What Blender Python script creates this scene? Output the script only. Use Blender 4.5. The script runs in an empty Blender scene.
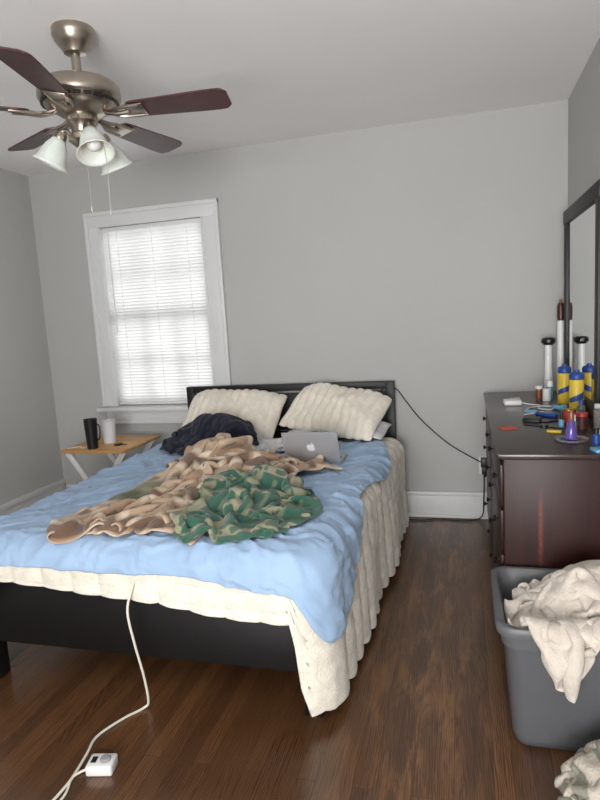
import bpy, bmesh, math, random
import numpy as np
from mathutils import Vector, Matrix, noise, kdtree
random.seed(4)
pi=math.pi
scene=bpy.context.scene
COL=bpy.context.collection
scene.view_settings.view_transform='Standard'
scene.view_settings.look='None'
scene.view_settings.exposure=0.0

# ------------------------------------------------------------ materials
def lin(c):
    return tuple(((x/255)/12.92 if x/255<=0.04045 else ((x/255+0.055)/1.055)**2.4) for x in c[:3])+(1,)
class N:
    def __init__(s,name):
        s.m=bpy.data.materials.new(name); s.m.use_nodes=True
        s.t=s.m.node_tree; s.b=s.t.nodes["Principled BSDF"]
    def n(s,ty,**k):
        x=s.t.nodes.new(ty)
        for a,b in k.items(): setattr(x,a,b)
        return x
    def l(s,a,b): s.t.links.new(a,b)
    def coord(s,kind="Object"):
        return s.n("ShaderNodeTexCoord").outputs[kind]
    def mapping(s,src,scale=(1,1,1),rot=(0,0,0),loc=(0,0,0)):
        m=s.n("ShaderNodeMapping"); m.inputs["Scale"].default_value=scale; m.inputs["Rotation"].default_value=rot; m.inputs["Location"].default_value=loc
        s.l(src,m.inputs["Vector"]); return m.outputs[0]
    def noise(s,vec,scale=5,detail=3,rough=.5,dist=0):
        x=s.n("ShaderNodeTexNoise"); x.inputs["Scale"].default_value=scale; x.inputs["Detail"].default_value=detail
        x.inputs["Roughness"].default_value=rough; x.inputs["Distortion"].default_value=dist
        s.l(vec,x.inputs["Vector"]); return x.outputs["Fac"]
    def ramp(s,fac,stops,interp='LINEAR'):
        r=s.n("ShaderNodeValToRGB"); e=r.color_ramp; e.interpolation=interp
        while len(e.elements)<len(stops): e.elements.new(.5)
        for i,(p,c) in enumerate(stops):
            e.elements[i].position=p; e.elements[i].color=c
        s.l(fac,r.inputs[0]); return r.outputs[0]
    def mix(s,fac,a,b,mode='MIX'):
        x=s.n("ShaderNodeMix",data_type='RGBA',blend_type=mode)
        for v,sock in ((fac,x.inputs[0]),(a,x.inputs[6]),(b,x.inputs[7])):
            if hasattr(v,"is_output"): s.l(v,sock)
            else: sock.default_value=v
        return x.outputs[2]
    def math(s,op,a,b=0.0,c=None):
        x=s.n("ShaderNodeMath",operation=op)
        for i,v in enumerate((a,b,c)):
            if v is None: continue
            if hasattr(v,"is_output"): s.l(v,x.inputs[i])
            else: x.inputs[i].default_value=v
        return x.outputs[0]
    def bump(s,h,strength=.3,dist=.01):
        x=s.n("ShaderNodeBump"); x.inputs["Strength"].default_value=strength; x.inputs["Distance"].default_value=dist
        s.l(h,x.inputs["Height"]); s.l(x.outputs[0],s.b.inputs["Normal"]); return x
    def set(s,**k):
        for a,v in k.items():
            sock=s.b.inputs[a.replace("_"," ")]
            if hasattr(v,"is_output"): s.l(v,sock)
            else: sock.default_value=v
def simple(name,c,rough=.5,metal=0,var=.06,scale=12,bump=0,bscale=60,bdist=.003,**k):
    n=N(name); co=n.coord()
    f=n.noise(co,scale,3)
    c0=lin(c); dk=tuple(x*(1-var*2) for x in c0[:3])+(1,); lt=tuple(min(1,x*(1+var)) for x in c0[:3])+(1,)
    n.set(Base_Color=n.ramp(f,[(.3,dk),(.7,lt)]),Roughness=rough,Metallic=metal)
    if bump: n.bump(n.noise(co,bscale,3,.6),bump,bdist)
    for a,v in k.items(): n.set(**{a:v})
    return n.m
M={}
M['wall']=simple("wall_paint",(183,183,180),.75,0,.012,1.5,.08,90,.002)
M['ceiling']=simple("ceiling_paint",(242,240,240),.9,0,.012,1.5,.05,60,.002)
M['trim']=simple("white_trim_paint",(220,221,221),.4,0,.01,3)
M['black_wood']=simple("black_wood",(11,10,12),.5,0,.15,8,.05,40)
M['nickel']=simple("brushed_nickel",(172,162,150),.3,1,.05,30)
M['dark_metal']=simple("dark_metal",(42,38,36),.45,.6,.1,30)
M['vent']=simple("vent_dark",(30,24,22),.5,.3)
M['blade']=simple("blade_wood",(72,42,42),.4,0,.15,18)
M['cream']=simple("cream_plush",(240,232,217),.97,0,.05,30,.7,120,.008,Sheen_Weight=.35)
M['white_cloth']=simple("white_cotton",(222,222,222),.9,0,.04,9,.2,120,.003)
M['mattress']=simple("mattress_ticking",(200,200,198),.9,0,.03,9,.2,120,.003)
M['blue']=simple("blue_fleece",(156,183,214),.9,0,.035,5,.3,200,.003,Sheen_Weight=.15)
M['navy']=simple("navy_cloth",(22,27,46),.92,0,.15,8,.4,160,.004,Sheen_Weight=.1)
M['towel']=simple("cream_towel",(210,200,188),.97,0,.08,20,.8,140,.006,Sheen_Weight=.2)
M['alu']=simple("silver_aluminium",(172,173,177),.42,.35,.02,12)
M['logo']=simple("polished_logo",(245,246,250),.25,.2,.02)
M['screen']=simple("dark_glass",(10,10,12),.1)
M['key']=simple("black_keys",(20,20,22),.5)
M['grey_plastic']=simple("grey_plastic",(96,97,100),.45,0,.03,6,.05,90)
M['black_plastic']=simple("black_plastic",(18,18,20),.4)
M['white_plastic']=simple("white_plastic",(226,226,224),.35,0,.02)
M['cup_white']=simple("white_ceramic",(224,226,230),.3,0,.01)
M['grey_dial']=simple("grey_dial_plastic",(150,150,150),.4,0,.02)
M['cable_white']=simple("white_cable",(225,220,205),.5,0,.02)
M['chain']=simple("pale_chain",(190,186,178),.4,.5,.03)
M['yellow']=simple("yellow_plastic",(216,186,60),.4,0,.03)
M['blue_p']=simple("blue_plastic",(34,68,140),.4,0,.03)
M['red']=simple("red_plastic",(160,44,40),.4,0,.05)
M['card']=simple("red_card",(200,74,52),.6,0,.1,40)
M['amber']=simple("amber_plastic",(130,76,46),.3,0,.05)
M['maroon']=simple("maroon_plastic",(70,34,32),.4,0,.05)
M['lilac']=simple("lilac_liquid",(120,100,190),.1,0,.05,12,Transmission_Weight=.5)
M['cyan']=simple("light_blue_plastic",(110,170,200),.4)
M['clear']=simple("clear_glass",(235,238,240),.05,0,.01,12,Transmission_Weight=.9)
M['gold']=simple("gold_metal",(190,150,80),.3,.9)
n=N("striped_cloth"); co=n.coord("UV")
wv=n.n("ShaderNodeTexWave",wave_type='BANDS',bands_direction='X'); wv.inputs["Scale"].default_value=3; wv.inputs["Distortion"].default_value=1; n.l(co,wv.inputs["Vector"])
n.set(Base_Color=n.mix(n.ramp(wv.outputs["Fac"],[(.6,(0,0,0,1)),(.72,(.85,.85,.85,1))]),lin((196,187,173)),lin((132,132,120))),Roughness=.95); n.bump(n.noise(n.coord(),120,3),.9,.007); M['stripe']=n.m
n=N("mirror_glass"); f=n.noise(n.coord(),3); n.set(Base_Color=n.ramp(f,[(0,(.86,.87,.88,1)),(1,(.9,.91,.92,1))]),Metallic=1.0,Roughness=.02); M['mirror']=n.m
n=N("frosted_glass"); f=n.noise(n.coord(),20); n.set(Base_Color=n.ramp(f,[(.3,lin((232,227,217))),(.7,lin((242,237,228)))]),Roughness=.5,Subsurface_Weight=.3,Transmission_Weight=.15); M['frost']=n.m
n=N("blind_slat"); f=n.noise(n.coord(),8)
col=n.ramp(f,[(.3,lin((229,230,229))),(.7,lin((235,235,234)))]); n.set(Base_Color=col,Roughness=.5)
tr=n.n("ShaderNodeBsdfTranslucent"); n.l(col,tr.inputs[0]); mx=n.n("ShaderNodeMixShader"); mx.inputs[0].default_value=.35
n.l(n.b.outputs[0],mx.inputs[1]); n.l(tr.outputs[0],mx.inputs[2]); n.l(mx.outputs[0],n.t.nodes["Material Output"].inputs[0]); M['slat']=n.m
# floor
n=N("oak_floor"); co=n.coord()
sw=n.mapping(co,rot=(0,0,pi/2))
br=n.n("ShaderNodeTexBrick"); n.l(sw,br.inputs["Vector"])
for a,v in (("Scale",1),("Mortar Size",.0010),("Mortar Smooth",.2),("Bias",0),("Brick Width",1.15),("Row Height",.058)): br.inputs[a].default_value=v
br.offset=.37; br.offset_frequency=3
br.inputs["Color1"].default_value=(0,0,0,1); br.inputs["Color2"].default_value=(1,1,1,1); br.inputs["Mortar"].default_value=(.5,.5,.5,1)
pv=br.outputs["Color"]
tone=n.ramp(pv,[(0,lin((90,60,37))),(.5,lin((104,70,43))),(1,lin((122,84,52)))])
off=n.n("ShaderNodeVectorMath",operation='SCALE'); n.l(pv,off.inputs[0]); off.inputs[3].default_value=7.3
add=n.n("ShaderNodeVectorMath",operation='ADD'); n.l(co,add.inputs[0]); n.l(off.outputs[0],add.inputs[1])
g1=n.noise(n.mapping(add.outputs[0],scale=(60,2.4,1)),1,6,.7,2.0)
wv=n.n("ShaderNodeTexWave",wave_type='RINGS',rings_direction='Z'); wv.inputs["Scale"].default_value=4; wv.inputs["Distortion"].default_value=9; wv.inputs["Detail"].default_value=2; wv.inputs["Detail Scale"].default_value=.9
n.l(n.mapping(add.outputs[0],scale=(11,1.2,1)),wv.inputs["Vector"])
gr=n.math('ADD',n.math('MULTIPLY',g1,.7),n.math('MULTIPLY',wv.outputs["Fac"],.3))
blot=n.noise(n.mapping(co,scale=(2,.9,1)),1,2,.5)
wear_glare=n.noise(n.mapping(co,scale=(16,3,1)),1,4,.7,.5)
c1=n.mix(n.ramp(gr,[(.36,(.8,.8,.8,1)),(.56,(0,0,0,1))]),tone,lin((52,33,20)),'MIX')
c1=n.mix(n.ramp(blot,[(.35,(.35,.35,.35,1)),(.6,(0,0,0,1))]),c1,lin((54,35,22)),'MIX')
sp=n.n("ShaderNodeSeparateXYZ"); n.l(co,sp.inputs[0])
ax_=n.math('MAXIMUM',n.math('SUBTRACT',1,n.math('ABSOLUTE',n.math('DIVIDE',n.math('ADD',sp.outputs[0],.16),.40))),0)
c1=n.mix(n.math('MULTIPLY',n.ramp(wear_glare,[(.47,(0,0,0,1)),(.68,(.75,.75,.75,1))]),n.math('MULTIPLY',ax_,.9)),c1,lin((156,112,70)),'MIX')
c2=n.mix(n.math('MULTIPLY',br.outputs["Fac"],.65),c1,lin((28,18,12)))
n.set(Base_Color=c2,Roughness=n.math('ADD',n.math('MULTIPLY',blot,.2),.2),Coat_Weight=.3,Coat_Roughness=.22)
n.bump(n.math('SUBTRACT',n.math('MULTIPLY',gr,.3),br.outputs["Fac"]),.2,.002); M['floor']=n.m
def wood(name,ca,cb,rough,axis,coat=0,sc=40,wear_glare=False):
    n=N(name); co=n.coord(); s=[sc,sc,sc]; s[axis]=1.6
    g=n.noise(n.mapping(co,scale=tuple(s)),1,5,.6,.6)
    c=n.ramp(g,[(.3,lin(ca)),(.7,lin(cb))])
    if wear_glare: # narrow reddish reflection painted into the colour of the end panel
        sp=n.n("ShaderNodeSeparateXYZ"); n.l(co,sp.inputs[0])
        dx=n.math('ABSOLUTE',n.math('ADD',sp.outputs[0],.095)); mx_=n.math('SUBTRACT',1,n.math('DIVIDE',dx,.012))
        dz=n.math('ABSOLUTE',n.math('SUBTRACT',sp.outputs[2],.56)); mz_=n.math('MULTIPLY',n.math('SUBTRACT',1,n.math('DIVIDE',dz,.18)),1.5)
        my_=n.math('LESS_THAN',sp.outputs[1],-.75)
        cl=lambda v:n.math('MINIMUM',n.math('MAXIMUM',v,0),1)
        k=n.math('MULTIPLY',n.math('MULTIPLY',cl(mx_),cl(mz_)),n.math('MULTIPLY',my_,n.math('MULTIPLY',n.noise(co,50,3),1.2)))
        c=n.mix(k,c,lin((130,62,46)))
    n.set(Base_Color=c,Roughness=rough,Coat_Weight=coat,Coat_Roughness=.15,Specular_IOR_Level=.35); return n.m
M['pine']=wood("pine_wood",(176,128,78),(212,166,108),.45,0)
M['cherry']=wood("dark_cherry_wood",(34,14,11),(48,21,16),.42,2,.05,30)
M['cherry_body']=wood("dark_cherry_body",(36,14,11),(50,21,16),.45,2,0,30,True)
M['cherry_top']=wood("dark_cherry_top",(42,30,29),(55,40,38),.3,1,.3,30)
def pattern(kind):
    n=N(kind+"_pattern_fleece"); uv0=n.coord("UV")
    nz=n.n("ShaderNodeTexNoise"); nz.inputs["Scale"].default_value=7; n.l(uv0,nz.inputs["Vector"])
    sc=n.n("ShaderNodeVectorMath",operation='SCALE'); n.l(nz.outputs["Color"],sc.inputs[0]); sc.inputs[3].default_value=.018
    ad=n.n("ShaderNodeVectorMath",operation='ADD'); n.l(uv0,ad.inputs[0]); n.l(sc.outputs[0],ad.inputs[1]); uv=ad.outputs[0]
    sp=n.n("ShaderNodeSeparateXYZ"); n.l(uv,sp.inputs[0]); U,Vv=sp.outputs[0],sp.outputs[1]
    def band(c,per,off,w,soft=.03):
        f=n.math('FRACT',n.math('ADD',n.math('DIVIDE',c,per),off))
        return n.ramp(n.math('ABSOLUTE',n.math('SUBTRACT',f,.5)),[(0,(1,1,1,1)),(w/per/2,(1,1,1,1)),(w/per/2+soft,(0,0,0,1))])
    if kind=="tan":
        c=n.mix(n.noise(uv,3,2),lin((186,158,130)),lin((206,182,156)))
        c=n.mix(n.math('MULTIPLY',band(U,.46,.1,.16,.05),.7),c,lin((156,122,94)))
        c=n.mix(n.math('MULTIPLY',band(Vv,.48,.35,.07,.04),.85),c,lin((92,64,48)))
        c=n.mix(n.math('MULTIPLY',band(Vv,.48,.52,.02),.7),c,lin((226,212,190)))
        c=n.mix(n.math('MULTIPLY',band(Vv,.48,.18,.02),.7),c,lin((226,212,190)))
        c=n.mix(n.math('MULTIPLY',n.math('MULTIPLY',band(U,.62,.3,.16,.05),band(Vv,.96,.85,.22,.04)),.75),c,lin((84,98,70)))
        c=n.mix(n.math('MULTIPLY',n.math('MULTIPLY',band(U,.09,.0,.035,.06),band(Vv,.48,.85,.05)),.75),c,lin((98,72,54)))
    else:
        c=n.mix(n.noise(uv,4,2),lin((34,78,63)),lin((52,102,82)))
        c=n.mix(n.math('MULTIPLY',band(Vv,.26,.2,.05),.7),c,lin((168,160,128)))
        c=n.mix(n.math('MULTIPLY',n.math('MULTIPLY',band(U,.10,.0,.06),band(Vv,.26,.2,.025)),.85),c,lin((40,76,62)))
        c=n.mix(n.math('MULTIPLY',n.math('MULTIPLY',band(U,.12,.0,.016),band(Vv,.26,.7,.12)),.5),c,lin((134,140,112)))
        c=n.mix(n.math('MULTIPLY',band(U,.4,.4,.04),.6),c,lin((172,162,132)))
    n.set(Base_Color=c,Roughness=.97,Sheen_Weight=.3); n.bump(n.noise(n.coord(),130,3,.6),.7,.006); return n.m
M['tan']=pattern("tan"); M['green']=pattern("green")

# ------------------------------------------------------------ geometry helpers
WO={}
def reg(o,w): WO[o.name]=Vector(w)
def meta(o,label=None,category=None,kind=None,group=None):
    if label: o["label"]=label
    if category: o["category"]=category
    if kind: o["kind"]=kind
    if group: o["group"]=group
def empty(name,loc,label=None,category=None,**k):
    o=bpy.data.objects.new(name,None); o.empty_display_size=.05; o.location=loc; COL.objects.link(o); reg(o,loc); meta(o,label,category,**k); return o
def mk(name,geo,mat,parent=None,label=None,category=None,smooth=True,uv=None,angle=40,origin=None,**k):
    vs,fs=geo
    A=np.array([tuple(v) for v in vs],dtype=float)
    if origin is None:
        mn,mx=A.min(0),A.max(0); origin=((mn[0]+mx[0])/2,(mn[1]+mx[1])/2,mn[2])
    A=A-np.array(origin)
    me=bpy.data.meshes.new(name); me.from_pydata(A.tolist(),[],fs); me.materials.append(mat)
    if uv is not None:
        ul=me.uv_layers.new(name="UVMap"); idx=np.zeros(len(me.loops),dtype=int); me.loops.foreach_get("vertex_index",idx)
        ul.data.foreach_set("uv",np.array(uv)[idx].ravel())
    me.update()
    o=bpy.data.objects.new(name,me); COL.objects.link(o)
    if smooth:
        me.polygons.foreach_set("use_smooth",[True]*len(me.polygons))
        if angle<180:
            try: me.set_sharp_from_angle(angle=math.radians(angle))
            except Exception: pass
    o.location=origin; reg(o,origin)
    if parent is not None:
        o.parent=parent; o.location=Vector(origin)-WO[parent.name]
    meta(o,label,category,**k); return o
def join(*gs):
    V=[];F=[]
    for v,f in gs:
        b=len(V); V+=[tuple(x) for x in v]; F+=[tuple(i+b for i in q) for q in f]
    return V,F
def xf(geo,Mx): return [tuple(Mx@Vector(v)) for v in geo[0]],geo[1]
def box(x0,x1,y0,y1,z0,z1,b=.0,seg=2):
    bm=bmesh.new(); bmesh.ops.create_cube(bm,size=1)
    for v in bm.verts: v.co=Vector(((x0+x1)/2+v.co.x*(x1-x0),(y0+y1)/2+v.co.y*(y1-y0),(z0+z1)/2+v.co.z*(z1-z0)))
    if b>0: bmesh.ops.bevel(bm,geom=list(bm.edges),offset=b,segments=seg,affect='EDGES',profile=.5)
    bm.verts.index_update()
    r=([tuple(v.co) for v in bm.verts],[tuple(v.index for v in f.verts) for f in bm.faces]); bm.free(); return r
def lathe(prof,seg=32,loc=(0,0,0),rot=None):
    V=[];F=[]
    for r,z in prof:
        for i in range(seg):
            a=2*pi*i/seg; V.append((r*math.cos(a),r*math.sin(a),z))
    for k in range(len(prof)-1):
        for i in range(seg):
            j=(i+1)%seg; F.append((k*seg+i,k*seg+j,(k+1)*seg+j,(k+1)*seg+i))
    if prof[0][0]>1e-5: F.append(tuple(range(seg))[::-1])
    if prof[-1][0]>1e-5: F.append(tuple((len(prof)-1)*seg+i for i in range(seg)))
    Mx=Matrix.Translation(loc)@(rot.to_4x4() if rot else Matrix.Identity(4))
    return xf((V,F),Mx)
def spline(pts,sub=6):
    P=[Vector(p) for p in pts]; out=[]
    for i in range(len(P)-1):
        p0=P[max(i-1,0)];p1=P[i];p2=P[i+1];p3=P[min(i+2,len(P)-1)]
        for k in range(sub):
            t=k/sub; out.append(.5*((2*p1)+(-p0+p2)*t+(2*p0-5*p1+4*p2-p3)*t*t+(-p0+3*p1-3*p2+p3)*t**3))
    out.append(P[-1]); return out
def tube(pts,r,seg=8,sub=6):
    P=spline(pts,sub) if sub>1 else [Vector(p) for p in pts]
    V=[];F=[]; prev=None
    for i,p in enumerate(P):
        t=(P[min(i+1,len(P)-1)]-P[max(i-1,0)]).normalized()
        if prev is None:
            prev=t.orthogonal().normalized()
        s=(prev-t*prev.dot(t)).normalized(); prev=s; q=t.cross(s)
        for k in range(seg):
            a=2*pi*k/seg; V.append(tuple(p+s*r*math.cos(a)+q*r*math.sin(a)))
    for i in range(len(P)-1):
        for k in range(seg):
            j=(k+1)%seg; F.append((i*seg+k,i*seg+j,(i+1)*seg+j,(i+1)*seg+k))
    F.append(tuple(range(seg))[::-1]); F.append(tuple((len(P)-1)*seg+k for k in range(seg)))
    return V,F
def rot(ax,deg): return Matrix.Rotation(math.radians(deg),3,ax)
def grid_faces(nx,ny): return [(i*ny+j,(i+1)*ny+j,(i+1)*ny+j+1,i*ny+j+1) for i in range(nx-1) for j in range(ny-1)]
def fbm(x,y,z=0): return noise.fractal(Vector((x,y,z)),1.0,2.0,3)
def sstep(a,b,x):
    t=min(1,max(0,(x-a)/(b-a))); return t*t*(3-2*t)

# ------------------------------------------------------------ camera
Pt=math.radians(8.0);Yw=math.radians(15.6);Rl=math.radians(3.44)
R0=Vector((math.cos(Yw),math.sin(Yw),0));H=Vector((-math.sin(Yw),math.cos(Yw),0));Z=Vector((0,0,1))
Fd=H*math.cos(Pt)-Z*math.sin(Pt);U0=H*math.sin(Pt)+Z*math.cos(Pt)
Rc=R0*math.cos(Rl)-U0*math.sin(Rl);Uc=R0*math.sin(Rl)+U0*math.cos(Rl)
cd=bpy.data.cameras.new("camera"); cam=bpy.data.objects.new("camera",cd); COL.objects.link(cam); scene.camera=cam
cd.sensor_fit='VERTICAL'; cd.sensor_height=36; cd.lens=27; cd.clip_start=.05
mw=Matrix.Identity(4)
for i in range(3): mw[i][0]=Rc[i];mw[i][1]=Uc[i];mw[i][2]=-Fd[i]
mw[2][3]=1.4; cam.matrix_world=mw

# ------------------------------------------------------------ room
XL,XR,YB,YF,ZC=-3.12,.61,4.0,-1.3,2.55
T=.12
S="structure"
mk("floor",box(XL-T,XR+T,YF-T,YB+T,-.1,0),M['floor'],smooth=False,kind=S,origin=(0,0,0))
mk("ceiling",box(XL-T,XR+T,YF-T,YB+T,ZC,ZC+.1),M['ceiling'],smooth=False,kind=S)
mk("wall_left",box(XL-T,XL,YF-T,YB+T,0,ZC),M['wall'],smooth=False,kind=S)
mk("wall_right",box(XR,XR+T,YF-T,YB+T,0,ZC),M['wall'],smooth=False,kind=S)
def wall_with_hole(y0,y1,hx0,hx1,hz0,hz1):
    return join(box(XL,hx0,y0,y1,0,ZC),box(hx1,XR,y0,y1,0,ZC),box(hx0,hx1,y0,y1,0,hz0),box(hx0,hx1,y0,y1,hz1,ZC))
WX0,WX1,WZ0,WZ1=-2.56,-1.745,.80,2.12
mk("wall_back",wall_with_hole(YB,YB+T,WX0,WX1,WZ0,WZ1),M['wall'],smooth=False,kind=S)
RW0,RW1=-1.05,.40
mk("wall_front",wall_with_hole(YF-T,YF,RW0,RW1,.8,2.2),M['wall'],smooth=False,kind=S)
def bboard(x0,x1,y0,y1,ax,sgn):
    if ax==0: return join(box(x0,x1,YB-.018,YB,0,.15,.002),box(x0,x1,YB-.026,YB,.15,.18,.008),box(x0,x1,YB-.034,YB-.016,0,.02,.007))
    w=XL if sgn>0 else XR; a,b=(w,w+.018*sgn); c=w+.026*sgn; d0,d1=w+.016*sgn,w+.034*sgn
    s=lambda p,q:(min(p,q),max(p,q))
    return join(box(*s(a,b),y0,y1,0,.18,.002),box(*s(a,c),y0,y1,.18,.23,.008),box(*s(d0,d1),y0,y1,0,.02,.007))
mk("baseboard_back",bboard(XL+.03,XR-.03,0,0,0,1),M['trim'],kind=S)
mk("baseboard_left",bboard(0,0,YF,YB,1,1),M['trim'],kind=S)
mk("baseboard_right",bboard(0,0,YF,YB,1,-1),M['trim'],kind=S)
# window 1
w1=empty("window_1",(-2.145,YB,.78),kind=S)
cas=join(box(-2.655,WX0,YB-.022,YB,.80,2.22,.003),box(WX1,-1.63,YB-.022,YB,.80,2.22,.003),box(-2.655,-1.63,YB-.024,YB,WZ1,2.22,.003),
  box(-2.67,-2.64,YB-.034,YB,.80,2.23,.006),box(-1.645,-1.615,YB-.034,YB,.80,2.23,.006),box(-2.67,-1.615,YB-.036,YB,2.20,2.23,.006),
  box(WX0-.010,WX0+.004,YB-.03,YB+.05,.80,2.12,.003),box(WX1-.004,WX1+.010,YB-.03,YB+.05,.80,2.12,.003))
mk("casing",cas,M['trim'],w1)
mk("sill",join(box(-2.71,-1.58,YB-.07,YB+.05,.765,.795,.008),box(-2.65,-1.64,YB-.02,YB,.67,.765,.004),box(-2.66,-1.63,YB-.028,YB,.665,.685,.005)),M['trim'],w1)
sash=[]
xm=(WX0+WX1)/2
for z0,z1,yy in ((1.45,2.12,.085),(.80,1.49,.06)):
    y0=YB+yy;y1=y0+.028
    sash+=[box(WX0,WX0+.04,y0,y1,z0,z1),box(WX1-.04,WX1,y0,y1,z0,z1),box(WX0,WX1,y0,y1,z0,z0+.05),box(WX0,WX1,y0,y1,z1-.045,z1),
      box(xm-.14,xm-.12,y0,y1,z0,z1),box(xm+.12,xm+.14,y0,y1,z0,z1),box(WX0,WX1,y0,y1,(z0+z1)/2-.01,(z0+z1)/2+.01)]
mk("sash",join(*sash),M['trim'],w1,smooth=False)
# window 2 (behind the viewer)
w2=empty("window_2",((RW0+RW1)/2,YF,.8),kind=S)
mk("casing",join(box(RW0-.12,RW0,YF,YF+.025,.74,2.3,.003),box(RW1,RW1+.12,YF,YF+.025,.74,2.3,.003),box(RW0-.12,RW1+.12,YF,YF+.028,2.2,2.32,.003),box(RW0-.15,RW1+.15,YF,YF+.06,.77,.8,.006)),M['trim'],w2)
mk("sash",join(box((RW0+RW1)/2-.02,(RW0+RW1)/2+.02,YF-.08,YF-.05,.8,2.2),box(RW0,RW1,YF-.08,YF-.05,1.48,1.52)),M['trim'],w2,smooth=False)
# blinds
bl=empty("window_blind",(xm,YB+.02,.815),"closed white horizontal mini blind inside the window frame","blinds")
V=[];F=[]
bx0,bx1=WX0+.010,WX1-.010; nz=54
for i in range(nz):
    zc=.838+i*(1.243/(nz-1)); a=math.radians(56)
    b=len(V)
    for k in range(5):
        t=(k/4-.5); d=t*.031; yv=-d*math.cos(a); zv=d*math.sin(a); bow=.003*(1-4*t*t)
        for x in (bx0,bx1): V.append((x,YB+.025+yv-bow*.8,zc+zv+bow*.5))
    for k in range(4): F.append((b+2*k,b+2*k+1,b+2*k+3,b+2*k+2))
mk("slats",(V,F),M['slat'],bl,angle=180)
mk("headrail",box(bx0-.004,bx1+.004,YB+.008,YB+.04,2.088,2.118,.003),M['white_plastic'],bl)
mk("bottom_rail",box(bx0,bx1,YB+.014,YB+.036,.808,.824,.003),M['white_plastic'],bl)
mk("ladder_cord",join(*[tube([(x,YB+.006,2.08),(x,YB+.006,.82)],.0012,5,1) for x in (bx0+.12,xm,bx1-.12)]),M['white_plastic'],bl)
mk("tilt_wand",tube([(bx0+.05,YB+.001,2.08),(bx0+.05,YB-.002,1.35)],.004,8,1),M['white_plastic'],bl)

# ------------------------------------------------------------ ceiling fan
FX,FY=-1.44,2.205
fan=empty("ceiling_fan",(FX,FY,ZC),"brushed nickel ceiling fan with dark blades and three lamp shades","ceiling fan")
def L(prof,seg=40,loc=None,r=None): return lathe(prof,seg,loc or (FX,FY,0),r)
mk("canopy",L([(0.0,2.455),(.028,2.455),(.042,2.46),(.048,2.472),(.06,2.488),(.074,2.505),(.076,2.515),(.080,2.52),(.080,2.545),(.078,2.55)]),M['nickel'],fan)
mk("downrod",L([(.018,2.35),(.018,2.46)],20),M['nickel'],fan)
mk("motor_housing",L([(.0,2.385),(.030,2.385),(.036,2.372),(.07,2.362),(.12,2.354),(.145,2.345),(.156,2.33),(.158,2.305),(.158,2.292),(.15,2.28),(.14,2.275),(.135,2.264),(.118,2.252),(.1,2.246),(.08,2.23),(.0,2.23)],48),M['nickel'],fan)
V=[]
for i in range(24):
    a=2*pi*i/24
    Mx=Matrix.Translation((FX,FY,0))@Matrix.Rotation(a,4,'Z')
    V.append(xf(box(.137,.1475,-.014,.014,2.268,2.278,.001),Mx))
mk("vent_slots",join(*V),M['vent'],fan)
PH=(7,80,152,220,284)
for i in range(5):
    a=math.radians(PH[i])
    Mx=Matrix.Translation((FX,FY,2.235))@Matrix.Rotation(a,4,'Z')@Matrix.Rotation(math.radians(-12),4,'X')
    r0,r1=.19,.60
    prof=[]
    nseg=26
    for k in range(nseg+1):
        t=k/nseg; r=r0+(r1-r0)*t; w=.050+.016*min(1,t*1.3)
        if t<.08: w*=math.sqrt(max(0,1-(1-t/.08)**2))*.5+.5
        if t>.9: w*=math.sqrt(max(0.0,1-((t-.9)/.1)**2))*.4+.6
        prof.append((r,w))
    V=[];n_=len(prof)
    for s in (.003,-.003):
        for r,w in prof: V.append((r,w,s)); V.append((r,-w,s))
    F=[]
    for k in range(n_-1):
        F.append((2*k,2*k+1,2*k+3,2*k+2)); o=2*n_; F.append((o+2*k,o+2*k+2,o+2*k+3,o+2*k+1))
        F.append((2*k,2*k+2,o+2*k+2,o+2*k)); F.append((2*k+1,o+2*k+1,o+2*k+3,2*k+3))
    F.append((0,2*n_,2*n_+1,1)); e=2*(n_-1); F.append((e,e+1,2*n_+e+1,2*n_+e))
    bl_=mk("blade",xf((V,F),Mx),M['blade'],fan,angle=30)
    iron=join(tube([(.09,0,.01),(.13,.012,-.004),(.17,.03,-.008),(.25,.034,-.008)],.007,8),tube([(.09,0,.01),(.13,-.012,-.004),(.17,-.03,-.008),(.25,-.034,-.008)],.007,8),
        box(.19,.265,-.042,.042,-.009,-.004,.002),tube([(.1,0,0),(.15,0,-.012),(.2,0,-.009)],.009,8))
    mk("blade_bracket",xf(iron,Mx),M['nickel'],bl_)
mk("light_kit",L([(.0,2.23),(.06,2.23),(.062,2.205),(.045,2.185),(.042,2.165),(.058,2.155),(.058,2.135),(.035,2.115),(.015,2.105),(.012,2.09),(0,2.085)]),M['nickel'],fan)
for i,ang in enumerate((197,318,68)):
    a=math.radians(ang); ca,sa=math.cos(a),math.sin(a)
    q=.088
    hx,hy,hz=FX+q*ca,FY+q*sa,2.165
    arm=mk("lamp_arm",tube([(FX+.045*ca,FY+.045*sa,2.145),(FX+.06*ca,FY+.06*sa,2.172),(FX+.078*ca,FY+.078*sa,2.178),(hx,hy,hz)],.008,10),M['nickel'],fan)
    Rm=Matrix.Rotation(a,3,'Z')@rot('Y',-27)
    mk("socket",lathe([(0,.01),(.02,.01),(.026,-.005),(.027,-.03),(.022,-.04),(0,-.04)],20,(hx,hy,hz),Rm),M['nickel'],arm)
    sh=mk("lamp_shade",lathe([(.027,-.020),(.030,-.03),(.042,-.05),(.050,-.075),(.055,-.098),(.063,-.115),(.072,-.126),(.069,-.127),(.060,-.115),(.052,-.098),(.047,-.075),(.039,-.05),(.027,-.032),(.024,-.022)],32,(hx,hy,hz),Rm),M['frost'],arm,angle=180)
    mk("bulb",lathe([(0,-.04),(.012,-.045),(.014,-.055),(.026,-.075),(.027,-.09),(.018,-.103),(0,-.11)],20,(hx,hy,hz),Rm),M['white_plastic'],sh,angle=180)
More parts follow.
